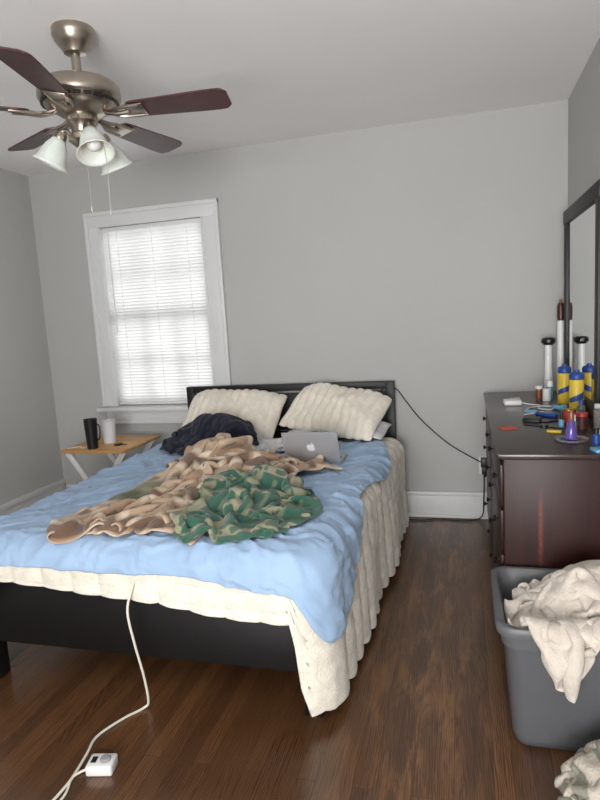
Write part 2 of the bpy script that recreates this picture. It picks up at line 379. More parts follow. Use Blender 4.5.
for x,y,z in ((-1.395,2.14,1.875),(-1.325,2.16,1.86)):
    g=join(tube([(FX+(x-FX)*.6,FY+(y-FY)*.6,2.13),(x,y,2.08),(x,y,z)],.0011,6,4),lathe([(0,z-.028),(.004,z-.025),(.005,z-.012),(.003,z),(0,z+.003)],12,(x,y,0)))
    mk("pull_chain",g,M['chain'],fan)

# ------------------------------------------------------------ bed
bed=empty("bed",(-1.19,2.9,0),"low black wooden platform bed frame with plain headboard","bed")
BX0,BX1=-1.93,-.45
hb=join(box(BX0,BX0+.06,3.90,3.955,0,.94,.004),box(BX1-.06,BX1,3.90,3.955,0,.94,.004),box(BX0+.05,BX1-.05,3.90,3.955,.895,.94,.004),
   box(BX0+.05,BX1-.05,3.915,3.94,.62,.875,.003),box(BX0+.05,BX1-.05,3.905,3.95,.30,.61,.003))
mk("headboard",hb,M['black_wood'],bed)
mk("footboard",join(box(BX0+.03,-.545,1.86,1.895,.165,.42,.004)),M['black_wood'],bed)
mk("side_rail",box(BX0+.03,BX0+.06,1.895,3.90,.18,.42,.003),M['black_wood'],bed)
mk("side_rail",box(-.545,-.515,1.895,3.90,.18,.42,.003),M['black_wood'],bed)
mk("leg",box(BX0+.01,BX0+.07,1.855,1.915,0,.42,.004),M['black_wood'],bed)
mk("leg",box(-.57,-.505,1.860,1.920,0,.42,.004),M['black_wood'],bed)
for i in range(10): mk("slat",box(BX0+.06,-.545,2.0+i*.2,2.09+i*.2,.38,.40),M['black_wood'],bed)
mk("mattress",box(-1.87,-.525,1.90,3.89,.425,.565,.04,4),M['mattress'],label="white mattress lying on the black bed frame",category="mattress")

def rib(q,per=.125): return abs(math.sin(pi*q/per))
def perim(x0,x1,x1b,y0,yb,rc,step):
    out=[]
    def seg(a,b,nrm):
        n_=max(1,int((Vector(b)-Vector(a)).length/step))
        for k in range(n_): out.append((Vector(a).lerp(Vector(b),k/n_),Vector(nrm)))
    def arc(c,a0,a1):
        n_=max(4,int(rc*abs(math.radians(a1-a0))/step*1.8))
        for k in range(n_):
            a=math.radians(a0+(a1-a0)*k/n_); nr=Vector((math.cos(a),math.sin(a))); out.append((Vector(c)+nr*rc,nr))
    seg((x0,yb),(x0,y0+rc),(-1,0)); arc((x0+rc,y0+rc),180,270)
    seg((x0+rc,y0),(x1-rc,y0),(0,-1)); arc((x1-rc,y0+rc),270,360)
    seg((x1,y0+rc),(x1b,yb),(1,0)); out.append((Vector((x1b,yb)),Vector((1,0))))
    return out
def drape(name,x0,x1,x1b,y0,yb,h,r,rc,step,nin,nsk,drop,disp,mat,label,cat,flare,thick,fold):
    per=perim(x0,x1,x1b,y0,yb,rc,step); cx=(x0+x1)/2; V=[]; UVs=[]
    s=0; prev=None; rows=nin+nsk
    for p,nr in per:
        if prev is not None: s+=(p-prev).length
        prev=p
        c=Vector((cx,max(p.y,y0+.62))); D=drop(p,nr,s)
        for j in range(nin):
            q=c.lerp(p,j/nin); P=Vector((q.x,q.y,h)); P.z+=disp(q.x,q.y,0,s); V.append(P); UVs.append((q.x,q.y))
        for j in range(nsk):
            d=D*j/(nsk-1); ph=min(d/r,pi/2); rem=max(0,d-r*pi/2)
            out=r*math.sin(ph)+flare*rem+fold(p,nr,s)*min(1,rem/.3)
            P=Vector((p.x+nr.x*out,p.y+nr.y*out,h-r*(1-math.cos(ph))-rem))
            nn=Vector((nr.x*math.sin(ph),nr.y*math.sin(ph),math.cos(ph)))
            q=p+nr*d
            P+=nn*disp(q.x,q.y,d,s)
            if P.z<.022: P.z=.022
            V.append(P); UVs.append((q.x,q.y))
    o=mk(name,(V,grid_faces(len(per),rows)),mat,label=label,category=cat,uv=UVs,angle=180)
    m=o.modifiers.new("solid","SOLIDIFY"); m.thickness=thick; m.offset=-1
    return o,np.array([tuple(v) for v in V]).reshape(len(per),rows,3)
def comf_drop(p,nr,s):
    side=max(0,nr.x)
    k=sstep(.10,.45,side) if p.x>-1.2 else 0
    base=.165+.075*sstep(-1.7,-.6,p.x)+.004*math.sin(s*9)
    if nr.x<-.3: return .28
    full=.572
    return base+(full-base)*k+(.018*rib(s)+.006*math.sin(s*4))*k
def comf_disp(x,y,d,s):
    w=.25+.75*min(1,d/.08)
    wob=.025*noise.noise(Vector((x*3,y*1.5,1)))+.008*noise.noise(Vector((s*7,d*9,5)))
    r1=rib(s+wob)**.6 if d>0 else rib(y+wob)**.6; r2=rib(d+wob,.07)**.7
    return w*(.013*r1+.004*r2+.006*noise.noise(Vector((s*6,d*6,0)))+.0025*noise.noise(Vector((s*26,d*26,0))))+.010*fbm(x*2.5,y*2.5)
def fgain(p): return .2+.8*sstep(2.0,2.9,p.y)
def comf_fold(p,nr,s):
    if nr.x<-.3: return 0
    return (.014*math.sin(s*2*pi/.7+1.6*noise.noise(Vector((s*1.1,0,4))))+.014)*fgain(p)
com,_=drape("comforter",-1.87,-.545,-.485,1.885,3.72,.585,.07,.055,.0105,50,64,comf_drop,comf_disp,M['cream'],"cream plush ribbed comforter draped over the bed side","comforter",.02,.016,comf_fold)
def blue_drop(p,nr,s):
    if nr.x<-.3: return .17+.03*math.sin(p.y*5)
    side=sstep(.1,.9,max(0,nr.x))
    foot=.112+.003*math.sin(p.x*9)+.035*sstep(-1.0,-.6,p.x)
    right=.05+.29*max(0,1-(p.y-1.92)/.55) if p.y<2.47 else .05
    right+=.05*math.exp(-((p.y-3.0)/.22)**2)-.04*sstep(3.2,3.5,p.y)
    return foot+(right-foot)*side
def blue_disp(p,q,d,s):
    w=fbm(p*1.6+3,q*1.6,1)
    rdg=1-abs(noise.noise(Vector((p*3.2+w*1.5,q*4.5+w*2,5))))*3.2
    rdg2=1-abs(noise.noise(Vector((p*8+w*3,q*6+w*2,8))))*3.4
    rdg3=1-abs(noise.noise(Vector((p*15+w*5,q*13+w*4,3))))*3.4
    return .026+.008*max(0,rdg)**3+.009*max(0,rdg2)**3+.007*max(0,rdg3)**3+.004*fbm(p*2.5,q*2.5)+.010*fbm(p*2.5,q*2.5)*.6+(.005*rib(s) if p>-.62 and d>0 else 0)*min(1,d/.08)
def blue_fold(p,nr,s): return comf_fold(p,nr,s)+.006*math.sin(s*2*pi/.2)+.012
blu,BP=drape("blue_blanket",-1.87,-.545,-.485,1.885,3.50,.598,.075,.055,.0105,88,28,blue_drop,blue_disp,M['blue'],"light blue wrinkled fleece blanket spread over the bed","blanket",.03,.003,blue_fold)

# ---- cloth relaxation (position based)
def proj(P,di,dj,rest,st):
    if di==0: P=P.transpose(1,0,2); di,dj=dj,0
    nx,ny=P.shape[:2]; stride=2*di
    for k in range(stride):
        A=P[k:nx-di:stride]; B=P[k+di::stride][:A.shape[0]]
        if A.shape[0]==0: continue
        if dj>0: A=A[:,:ny-dj];B=B[:,dj:]
        elif dj<0: A=A[:,-dj:];B=B[:,:ny+dj]
        D=B-A; Ln=np.linalg.norm(D,axis=2,keepdims=True)+1e-9
        C=D*((Ln-rest)/Ln*.5*st); A+=C; B-=C
def relax(P,dx,ground,steps=110,iters=7,thick=.012,fric=.5,damp=.93,selfc=True,bend=.12,pull=None,pk=.03):
    nx,ny=P.shape[:2]; prev=P.copy(); ii,jj=np.meshgrid(range(nx),range(ny),indexing='ij'); ii=ii.ravel();jj=jj.ravel()
    for s in range(steps):
        vel=np.clip((P-prev)*damp,-.012,.012); prev=P.copy(); P+=vel; P[...,2]-=.0011
        if pull is not None:
            cx,cy,rx,ry=pull[:4]; an=pull[4] if len(pull)>4 else 0; ca,sa=math.cos(an),math.sin(an)
            X=P[...,0]-cx; Yv=P[...,1]-cy; ex=(X*ca+Yv*sa)/rx; ey=(-X*sa+Yv*ca)/ry; rr=np.sqrt(ex**2+ey**2)
            k=np.clip(rr-1,0,1)*pk/np.maximum(rr,1); P[...,0]-=X*k; P[...,1]-=Yv*k
        for it in range(iters):
            proj(P,1,0,dx,1);proj(P,0,1,dx,1);proj(P,1,1,dx*1.414,.45);proj(P,1,-1,dx*1.414,.45)
            if it%2==0: proj(P,2,0,dx*2,bend);proj(P,0,2,dx*2,bend);proj(P,4,0,dx*4,bend*.3);proj(P,0,4,dx*4,bend*.3)
        if selfc and s>15 and s%4==0:
            Q=P.reshape(-1,3); kd=kdtree.KDTree(len(Q))
            for i,c in enumerate(Q.tolist()): kd.insert(c,i)
            kd.balance(); rad=dx*.95; D=np.zeros_like(Q)
            for i,c in enumerate(Q.tolist()):
                for co,k,d in kd.find_range(c,rad):
                    if k<=i or (abs(ii[k]-ii[i])<3 and abs(jj[k]-jj[i])<3) or d<1e-6: continue
                    w=(rad-d)*.5/d
                    v=(c[0]-co[0],c[1]-co[1],c[2]-co[2])
                    for a in range(3):
                        D[i,a]+=v[a]*w; D[k,a]-=v[a]*w
            Q+=np.clip(D,-.01,.01)
        g=ground(P[...,0],P[...,1])+thick; m=P[...,2]<g
        P[...,2]=np.where(m,np.minimum(g,P[...,2]+.05),P[...,2])
        for a in (0,1): P[...,a]=np.where(m,P[...,a]*(1-fric)+prev[...,a]*fric,P[...,a])
    return P
def crumple(W,Hh,n,quad,z0,amp,seed,freq=3.0,lat=.06,aniso=1.0):
    nx=n; dx=W/(nx-1); ny=int(Hh/dx)+1; P=np.zeros((nx,ny,3)); UV=np.zeros((nx,ny,2)); q=[Vector(a) for a in quad]
    for i in range(nx):
        for j in range(ny):
            u=i/(nx-1);v=j/(ny-1); p=q[0]*(1-u)*(1-v)+q[1]*u*(1-v)+q[2]*u*v+q[3]*(1-u)*v
            a=u*W*freq;b=v*Hh*freq*aniso
            nx_=noise.noise(Vector((a*.7,b*.7,seed)));ny_=noise.noise(Vector((a*.7,b*.7,seed+7.7)))
            nz_=noise.noise(Vector((a+nx_,b+ny_,seed+3.3)))+.4*noise.noise(Vector((a*2.1,b*2.1,seed+5.3)))
            P[i,j]=(p.x+nx_*lat*2,p.y+ny_*lat*2,z0+amp*(nz_+.6)); UV[i,j]=(u*W,v*Hh)
    return P,UV,dx
GX0,GY0,GD=-2.6,1.0,.02; GN=(180,160)
GXX,GYY=np.meshgrid(GX0+GD*np.arange(GN[0]),GY0+GD*np.arange(GN[1]),indexing='ij')
def hmap(base,*Ps,bumps=()):
    Hm=np.full(GN,-9.0)
    for P in Ps:
        Q=P.reshape(-1,3); a=np.clip(((Q[:,0]-GX0)/GD).round().astype(int),0,GN[0]-1); b=np.clip(((Q[:,1]-GY0)/GD).round().astype(int),0,GN[1]-1)
        np.maximum.at(Hm,(a,b),Q[:,2])
    for _ in range(2):
        Hp=np.pad(Hm,1,mode='edge'); st=np.stack([Hp[1+i:1+i+GN[0],1+j:1+j+GN[1]] for i in (-1,0,1) for j in (-1,0,1)])
        Hm=np.where(Hm<-1,st.max(0),Hm)
    Hm=np.maximum(Hm,base)
    for cx,cy,rx,ry,hh in bumps: Hm=Hm+hh*np.exp(-(((GXX-cx)/rx)**2+((GYY-cy)/ry)**2))
    def g(x,y):
        fx=np.clip((x-GX0)/GD,0,GN[0]-1.001); fy=np.clip((y-GY0)/GD,0,GN[1]-1.001); i=fx.astype(int);j=fy.astype(int); tx=fx-i;ty=fy-j
        return Hm[i,j]*(1-tx)*(1-ty)+Hm[i+1,j]*tx*(1-ty)+Hm[i,j+1]*(1-tx)*ty+Hm[i+1,j+1]*tx*ty
    return g
def clothobj(name,P,UV,mat,label,cat,thick=.007,sub=1,sm_it=1,**k):
    nx,ny=P.shape[:2]
    o=mk(name,(P.reshape(-1,3),grid_faces(nx,ny)),mat,uv=UV.reshape(-1,2),angle=180,label=label,category=cat,**k)
    sm=o.modifiers.new("smooth","SMOOTH"); sm.factor=.5; sm.iterations=sm_it
    s=o.modifiers.new("solid","SOLIDIFY"); s.thickness=thick; s.offset=0
    if sub:
        b=o.modifiers.new("sub","SUBSURF"); b.levels=sub; b.render_levels=sub
    return o
gb=hmap(.60,BP,bumps=((-1.26,2.92,.24,.22,.12),(-1.0,2.6,.3,.2,.06)))
P1,U1,d1=crumple(1.8,1.45,102,[(-1.48,1.84,0),(-1.00,1.92,0),(-.66,2.86,0),(-1.38,3.04,0)],.74,.20,1.0,3.6,.05)
P1=relax(P1,d1,gb,fric=.88,bend=.09,pull=(-1.10,2.44,.42,.80,-.35)); clothobj("tan_throw_blanket",P1,U1,M['tan'],"crumpled tan and brown patterned throw lying on blue blanket","blanket",thick=.009)
gt=hmap(.60,BP,P1)
P2,U2,d2=crumple(1.0,.9,68,[(-1.08,1.90,0),(-.62,1.90,0),(-.66,2.48,0),(-1.02,2.46,0)],.82,.16,4.0,3.4,.04)
P2=relax(P2,d2,gt,fric=.88,bend=.12,pull=(-.85,2.18,.27,.34),steps=90); clothobj("green_throw_blanket",P2,U2,M['green'],"crumpled green and tan plaid throw lying on the tan blanket","blanket",thick=.009)
gn=hmap(.60,BP,bumps=((-1.50,3.34,.20,.12,.19),(-1.33,3.28,.12,.1,.08)))
P3,U3,d3=crumple(1.2,1.0,74,[(-1.74,3.16,0),(-1.26,3.10,0),(-1.26,3.40,0),(-1.70,3.42,0)],.88,.24,9.0,4.4,.05)
P3=relax(P3,d3,gn,fric=.93,pull=(-1.49,3.26,.28,.19),steps=70,pk=.06,bend=.08); clothobj("navy_blanket",P3,U3,M['navy'],"crumpled dark navy blanket heaped beside the pillows","blanket",thick=.006)
gs=hmap(.60,BP)
P6,U6,d6=crumple(.9,.6,56,[(-1.22,3.20,0),(-.72,3.22,0),(-.72,3.42,0),(-1.18,3.42,0)],.70,.10,31.0,4.5,.03)
P6=relax(P6,d6,gs,fric=.88,bend=.06,pull=(-.96,3.30,.27,.12),steps=70); clothobj("white_sheet",P6,U6,M['white_cloth'],"rumpled white cotton sheet bunched in front of the pillows","sheet",thick=.004)

# ---- pillows
def pillow(name,c,w,h,t,R,mat,label,ribs=11,nu=160,nv=90,seed=0,amp=.026):
    V=[];F=[]
    for s in (1,-1):
        for i in range(nu+1):
            for j in range(nv+1):
                u=-1+2*i/nu; v=-1+2*j/nv
                ph=ribs*(u+1)/2+.10*noise.noise(Vector((u*2,v*2.5,seed)))
                rb=abs(math.sin(pi*ph))**.55 if amp>0 else 0
                edge=1+.06*rb
                x=u*w/2*(1-.05*(v**4))*(1-.05*(1-v*v)); y=v*h/2*edge*(1-.06*u**4)*(1-.04*(1-u*u))
                prof=max(0,(1-abs(u)**2.4))**.5*max(0,(1-abs(v)**2.2))**.55
                z=s*prof*(t/2-.01+amp*rb+.014*noise.noise(Vector((u*2.3+seed,v*2.3,s))) +.003*noise.noise(Vector((u*14,v*12,seed))))
                z+=.035*noise.noise(Vector((u*1.2+seed,v*1.2,3)))-.02*u**4
                V.append(Vector(c)+R@Vector((x,y,z)))
    n1=(nu+1)*(nv+1)
    for s in (0,1):
        for i in range(nu):
            for j in range(nv):
                a=s*n1+i*(nv+1)+j; q=(a,a+nv+1,a+nv+2,a+1); F.append(q if s==0 else q[::-1])
    o=mk(name,(V,F),mat,label=label,category="pillow",angle=180)
    bm=bmesh.new(); bm.from_mesh(o.data); bmesh.ops.remove_doubles(bm,verts=bm.verts,dist=1e-5); bm.to_mesh(o.data); bm.free()
    return o
pillow("pillow",(-1.50,3.67,.785),.70,.42,.15,rot('Z',2)@rot('X',36)@rot('Z',-5),M['cream'],"cream plush ribbed pillow leaning on the headboard beside navy blanket",seed=1)
pillow("pillow",(-.80,3.66,.80),.66,.40,.14,rot('Z',-4)@rot('X',33)@rot('Z',-11),M['cream'],"cream plush ribbed pillow propped on a white pillow",seed=5)
pillow("pillow",(-.78,3.68,.68),.64,.36,.11,rot('Z',-5)@rot('X',3),M['white_cloth'],"plain white flat pillow under a ribbed pillow",ribs=1,seed=8,amp=0)

# ---- laptop
lap=empty("laptop",(-.76,2.94,.62),"open silver laptop resting on the blue blanket","laptop")
LM=Matrix.Translation((-.765,2.94,.632))@Matrix.Rotation(math.radians(2),4,'Z')
hw=.143
mk("base",xf(box(-hw,hw,0,.205,0,.012,.005),LM),M['alu'],lap)
mk("keyboard",xf(join(*[box(-.128+i*.0185,-.128+i*.0185+.015,.03+j*.019,.03+j*.019+.016,.012,.0135) for i in range(14) for j in range(5)]),LM),M['key'],lap,smooth=False)
LL=LM@Matrix.Translation((0,0,.010))@Matrix.Rotation(math.radians(26),4,'X')
lid=mk("lid",xf(box(-hw,hw,-.006,0,0,.198,.0028),LL),M['alu'],lap)
mk("screen",xf(box(-hw+.006,hw-.006,0,.0008,.008,.192),LL),M['screen'],lid,smooth=False)
body=[(0,-.46),(.1,-.5),(.2,-.49),(.32,-.38),(.40,-.24),(.43,-.14),(.35,-.07),(.30,.03),(.30,.14),(.34,.23),(.40,.28),(.32,.36),(.2,.39),(.08,.35),(0,.32),(-.08,.34),(-.2,.39),(-.33,.35),(-.43,.22),(-.46,.02),(-.42,-.2),(-.33,-.38),(-.21,-.5),(-.1,-.49)]
leaf=[(0,.42),(.02,.52),(.1,.62),(.2,.66),(.19,.55),(.12,.46)]
def plate(pts,s,z):
    a=[(x*s,-.0068,z+q*s) for x,q in pts]; return a,[tuple(range(len(a)))]
mk("logo",xf(join(plate(body,.048,.106),plate(leaf,.048,.106)),LL),M['logo'],lid,smooth=False,label="polished apple shaped logo")

# ---- heated pad controller and cord
hc=empty("bed_warmer_controller",(-1.15,1.49,0),"white electric blanket controller with cord lying on floor","controller")
CM=Matrix.Translation((-1.145,1.49,0))@Matrix.Rotation(math.radians(12),4,'Z')
mk("body",xf(box(-.043,.043,-.032,.032,0,.036,.007,3),CM),M['white_plastic'],hc)
mk("dial",xf(lathe([(0,.0),(.017,0),(.017,.006),(.013,.010),(0,.010)],24,(.014,0,.036)),CM),M['grey_dial'],hc)
mk("indicator",xf(box(-.031,-.014,-.013,.013,.0362,.0372),CM),M['key'],hc,smooth=False)
mk("cord",tube([(-1.145,1.815,.545),(-1.148,1.797,.52),(-1.155,1.775,.48),(-1.170,1.755,.40),(-1.155,1.755,.28),(-1.145,1.775,.15),(-1.145,1.79,.04),(-1.165,1.79,.006),(-1.21,1.72,.006),(-1.25,1.62,.006),(-1.235,1.54,.006),(-1.22,1.46,.006),(-1.215,1.40,.006),(-1.225,1.30,.006),(-1.28,1.10,.006)],.0045,8),M['cable_white'],hc)
mk("power_cord",tube([(-1.18,1.475,.012),(-1.205,1.46,.007),(-1.215,1.43,.007),(-1.195,1.36,.006),(-1.21,1.25,.006),(-1.25,1.1,.006)],.004,8),M['cable_white'],hc)

# ------------------------------------------------------------ folding table
tb=empty("folding_table",(-2.35,3.55,0),"small light wood folding tray table with white legs","table")
tx0,tx1,ty0,ty1=-2.57,-2.10,3.28,3.78
mk("tabletop",box(tx0,tx1,ty0,ty1,.60,.62,.006),M['pine'],tb)
for y in (ty0+.06,ty1-.07):
    for sx in (1,-1):
        xa=-2.335-.20*sx; xb=-2.335+.20*sx; yy=y+.014*sx
        d=Vector((xb-xa,0,.595))
        g=box(-.019,.019,-.012,.012,0,d.length,.003); ang=math.atan2(d.x,d.z)
        mk("leg",xf(g,Matrix.Translation((xa,yy,.004))@Matrix.Rotation(ang,4,'Y')),M['trim'],tb)
for x0 in (-2.535,-2.165): mk("cross_bar",box(x0,x0+.03,ty0+.07,ty1-.07,.03,.05),M['trim'],tb)
mk("tumbler",join(lathe([(0,.0),(.034,0),(.035,.01),(.043,.19),(.044,.195),(.039,.195),(.037,.182),(0,.18)],28,(-2.36,3.35,.62)),tube([(-2.322,3.345,.785),(-2.295,3.342,.775),(-2.290,3.342,.73),(-2.300,3.342,.685),(-2.325,3.345,.675)],.005,8)),M['black_plastic'],label="black insulated tumbler standing on the folding table",category="cup")
mk("cup",lathe([(0,.0),(.038,0),(.040,.01),(.050,.148),(.052,.151),(.048,.151),(.046,.142),(.036,.012),(0,.012)],28,(-2.35,3.53,.62)),M['cup_white'],label="plain white cup standing on the folding table",category="cup")
mk("key_fob",join(box(-2.25,-2.21,3.42,3.47,.62,.632,.004),tube([(-2.21,3.45,.624),(-2.18,3.46,.624),(-2.17,3.44,.624),(-2.20,3.43,.624)],.002,6)),M['black_plastic'],label="small black key fob on the folding table",category="keys")
mk("phone_cable",tube([(-2.54,3.33,.624),(-2.48,3.38,.624),(-2.44,3.34,.624),(-2.43,3.40,.624),(-2.46,3.43,.624)],.003,6),M['white_plastic'],label="short white cable curled on the folding table",category="cable")

# ------------------------------------------------------------ dresser
dr=empty("dresser",(.34,3.10,0),"dark cherry wood dresser against the wall","dresser")
DX0,DX1,DY0,DY1=.118,.575,2.285,3.92
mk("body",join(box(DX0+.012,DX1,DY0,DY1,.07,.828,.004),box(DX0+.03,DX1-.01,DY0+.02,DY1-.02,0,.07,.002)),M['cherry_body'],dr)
mk("top",box(DX0-.010,DX1+.005,DY0-.008,DY1+.01,.828,.85,.005),M['cherry_top'],dr)
for c in range(2):
    for r_ in range(4):
        y0=DY0+.03+c*.80; y1=y0+.775; z0=.10+r_*.178; z1=z0+.165
        d=mk("drawer",box(DX0,DX0+.014,y0,y1,z0,z1,.004),M['cherry'],dr)
        for yy in (y0+.15,y1-.15):
            mk("knob",lathe([(0,0),(.005,0),(.005,.008),(.012,.012),(.013,.017),(.008,.021),(0,.022)],18,(DX0,yy,(z0+z1)/2),rot('Y',-90)),M['dark_metal'],d)
mi=empty("dresser_mirror",(.575,3.34,.85),"tall dark framed mirror standing on the dresser","mirror")
my0,my1,mz0,mz1=2.88,3.80,.852,1.885
fw=.065
fr=join(box(.558,.586,my0,my0+fw,mz0,mz1,.006),box(.558,.586,my1-fw,my1,mz0,mz1,.006),box(.556,.588,my0-.01,my1+.01,mz1-fw,mz1+.008,.006),box(.558,.586,my0,my1,mz0,mz0+fw,.006))
mk("frame",fr,M['black_wood'],mi)
mk("mirror_glass",box(.57,.576,my0+fw-.01,my1-fw+.01,mz0+fw-.01,mz1-fw+.01),M['mirror'],mi,smooth=False)
mk("backing",box(.577,.59,my0+.01,my1-.01,mz0+.01,mz1-.01),M['black_wood'],mi,smooth=False)

# ------------------------------------------------------------ dresser clutter
Zt=.85
def tub(x,y):
    e=empty("wipes_canister",(x,y,Zt),"yellow cleaning wipes canister with blue lid on dresser","canister",group="wipes canisters on the dresser")
    R_=.0335; Hb=.165
    mk("body",lathe([(0,0),(R_-.002,0),(R_,.005),(R_,Hb-.005),(R_-.003,Hb),(0,Hb)],28,(x,y,Zt)),M['yellow'],e)
    mk("lid",lathe([(0,Hb),(R_,Hb),(R_+.001,Hb+.005),(R_+.001,Hb+.022),(R_-.006,Hb+.032),(.014,Hb+.035),(.013,Hb+.045),(0,Hb+.047)],28,(x,y,Zt)),M['blue_p'],e)
    V=[];F=[]
    for k in range(13):
        a=math.radians(195+k*11)
        for z in (.05+.002*k,.072+.003*k): V.append((x+(R_+.0006)*math.cos(a),y+(R_+.0006)*math.sin(a),Zt+z))
    for k in range(12): F.append((2*k,2*k+2,2*k+3,2*k+1))
    mk("label_band",(V,F),M['blue_p'],e)
tub(.510,3.44); tub(.520,3.14)
def bottle(name,x,y,prof,mat,label,cat="bottle",lid=None,lidmat=None):
    e=empty(name,(x,y,Zt),label,cat)
    mk("body",lathe(prof,24,(x,y,Zt)),mat,e)
    if lid: mk("cap",lathe(lid,24,(x,y,Zt)),lidmat,e)
    return e
e=bottle("spray_can",.548,3.84,[(0,0),(.020,0),(.020,.42),(.018,.43),(0,.43)],M['white_plastic'],"tall slim white can with dark brown cap on dresser","spray can",[(0,.43),(.018,.43),(.020,.46),(.020,.51),(.016,.53),(0,.535)],M['maroon'])
mk("nozzle",lathe([(0,.535),(.008,.535),(.007,.555),(0,.557)],12,(.548,3.84,Zt)),M['amber'],e)
e=bottle("hair_trimmer",.480,3.84,[(0,0),(.024,0),(.024,.04),(.021,.20),(.020,.29),(0,.29)],M['white_plastic'],"white handheld grooming tool standing upright on dresser","grooming tool",[(0,.29),(.026,.29),(.040,.305),(.040,.322),(.028,.332),(0,.332)],M['black_plastic'])
bottle("pill_bottle",.40,3.60,[(0,0),(.018,0),(.018,.06),(0,.06)],M['amber'],"small amber pill bottle with white cap on dresser","bottle",[(0,.06),(.020,.06),(.020,.078),(0,.08)],M['white_plastic'])
bottle("lotion_jar",.435,3.55,[(0,0),(.022,0),(.022,.05),(0,.05)],M['white_plastic'],"small white jar on the dresser","jar",[(0,.05),(.023,.05),(.023,.066),(0,.067)],M['white_plastic'])
bottle("deodorant_stick",.46,3.62,[(0,0),(.017,0),(.018,.07),(0,.07)],M['cyan'],"light blue deodorant stick with white cap on dresser","deodorant",[(0,.07),(.018,.07),(.016,.10),(0,.102)],M['white_plastic'])
bottle("red_candle",.445,2.86,[(0,0),(.028,0),(.030,.05),(.026,.06),(0,.06)],M['red'],"red jar candle with gold lid on dresser","candle",[(0,.06),(.027,.06),(.027,.068),(0,.07)],M['gold'])
bottle("red_candle",.475,2.74,[(0,0),(.024,0),(.026,.05),(.022,.055),(0,.055)],M['maroon'],"small dark red jar beside the candle on dresser","candle",[(0,.055),(.024,.055),(.024,.07),(0,.072)],M['red'])
bottle("nail_polish",.40,2.78,[(0,0),(.012,0),(.012,.03),(.006,.035),(0,.035)],M['cyan'],"tiny light blue nail polish bottle on dresser","nail polish",[(0,.035),(.007,.035),(.006,.065),(0,.066)],M['black_plastic'])
bottle("serum_bottle",.43,2.66,[(0,0),(.014,0),(.014,.045),(.008,.05),(0,.05)],M['clear'],"tiny clear glass serum bottle on the dresser","bottle",[(0,.05),(.009,.05),(.008,.075),(0,.076)],M['white_plastic'])
bottle("hand_sanitizer",.50,2.90,[(0,0),(.018,0),(.018,.07),(.010,.08),(0,.08)],M['clear'],"small clear hand gel bottle with blue cap on dresser","bottle",[(0,.08),(.011,.08),(.010,.10),(0,.101)],M['blue_p'])
bottle("vitamin_bottle",.545,2.76,[(0,0),(.021,0),(.022,.075),(.016,.085),(0,.085)],M['amber'],"amber vitamin bottle with white cap on the dresser","bottle",[(0,.085),(.018,.085),(.018,.103),(0,.104)],M['white_plastic'])
bottle("essential_oil",.47,2.42,[(0,0),(.013,0),(.013,.04),(.007,.046),(0,.046)],M['blue_p'],"small dark blue oil bottle with black cap on dresser","bottle",[(0,.046),(.009,.046),(.009,.066),(0,.067)],M['black_plastic'])
bottle("cream_jar",.545,2.40,[(0,0),(.024,0),(.025,.03),(0,.03)],M['white_plastic'],"low white cream jar with gold lid on dresser","jar",[(0,.03),(.026,.03),(.026,.042),(0,.043)],M['gold'])
e=empty("perfume_bottle",(.395,2.50,Zt),"glass perfume bottle with lilac liquid on the dresser","perfume bottle")
mk("body",lathe([(0,0.008),(.022,.008),(.023,.014),(.020,.045),(.012,.078),(.009,.083),(0,.083)],24,(.395,2.50,Zt)),M['lilac'],e)
mk("cap",lathe([(0,.083),(.011,.083),(.012,.11),(.006,.125),(0,.127)],20,(.395,2.50,Zt)),M['amber'],e)
mk("vanity_tray",lathe([(0,0),(.055,0),(.061,.006),(.063,.012),(.060,.012),(.057,.006),(0,.005)],40,(.395,2.50,Zt)),M['clear'],label="round clear glass tray under the perfume bottle",category="tray")
mk("glass_cup",lathe([(0,0),(.030,0),(.034,.10),(.032,.10),(.028,.006),(0,.006)],28,(.535,2.64,Zt)),M['clear'],label="small clear drinking glass on the dresser",category="glass")
mk("tape_roll",lathe([(.018,0),(.032,0),(.032,.04),(.018,.04),(.018,0)],28,(.53,2.51,Zt)),M['white_plastic'],label="roll of white tape lying on the dresser",category="tape")
mk("cream_tube",xf(join(box(-.016,.016,-.045,.045,0,.018,.007,3),lathe([(0,0),(.009,0),(.009,.018),(0,.019)],16,(0,.045,.009),rot('X',-90))),Matrix.Translation((.38,3.04,Zt))@Matrix.Rotation(.9,4,'Z')),M['blue_p'],label="small blue cream tube lying on the dresser",category="tube")
mk("charging_hub",box(.20,.29,3.38,3.47,Zt,Zt+.028,.007,3),M['white_plastic'],label="square white charging hub on the dresser",category="charger")
mk("charging_cable",tube([(.285,3.42,Zt+.012),(.33,3.40,Zt+.004),(.38,3.35,Zt+.004),(.36,3.26,Zt+.004),(.41,3.22,Zt+.004),(.44,3.28,Zt+.004),(.40,3.33,Zt+.004),(.33,3.30,Zt+.004),(.30,3.22,Zt+.004)],.0036,7),M['white_plastic'],label="tangled white charging cable on the dresser",category="cable")
mk("charging_cable",tube([(.25,3.47,Zt+.01),(.28,3.53,Zt+.004),(.24,3.6,Zt+.004),(.30,3.65,Zt+.004)],.003,7),M['cable_white'],label="short white charging cable behind the charging hub",category="cable")
mk("game_card",xf(box(-.035,.035,-.03,.03,0,.004,.001),Matrix.Translation((.175,2.76,Zt))@Matrix.Rotation(.3,4,'Z')),M['card'],label="small red and orange card on the dresser",category="card")
mk("wallet",xf(join(box(-.04,.04,-.03,.03,0,.010,.004),box(-.04,.04,-.029,.031,.011,.018,.003)),Matrix.Translation((.295,2.93,Zt))@Matrix.Rotation(-.2,4,'Z')),M['black_plastic'],label="folded black wallet on the dresser",category="wallet")
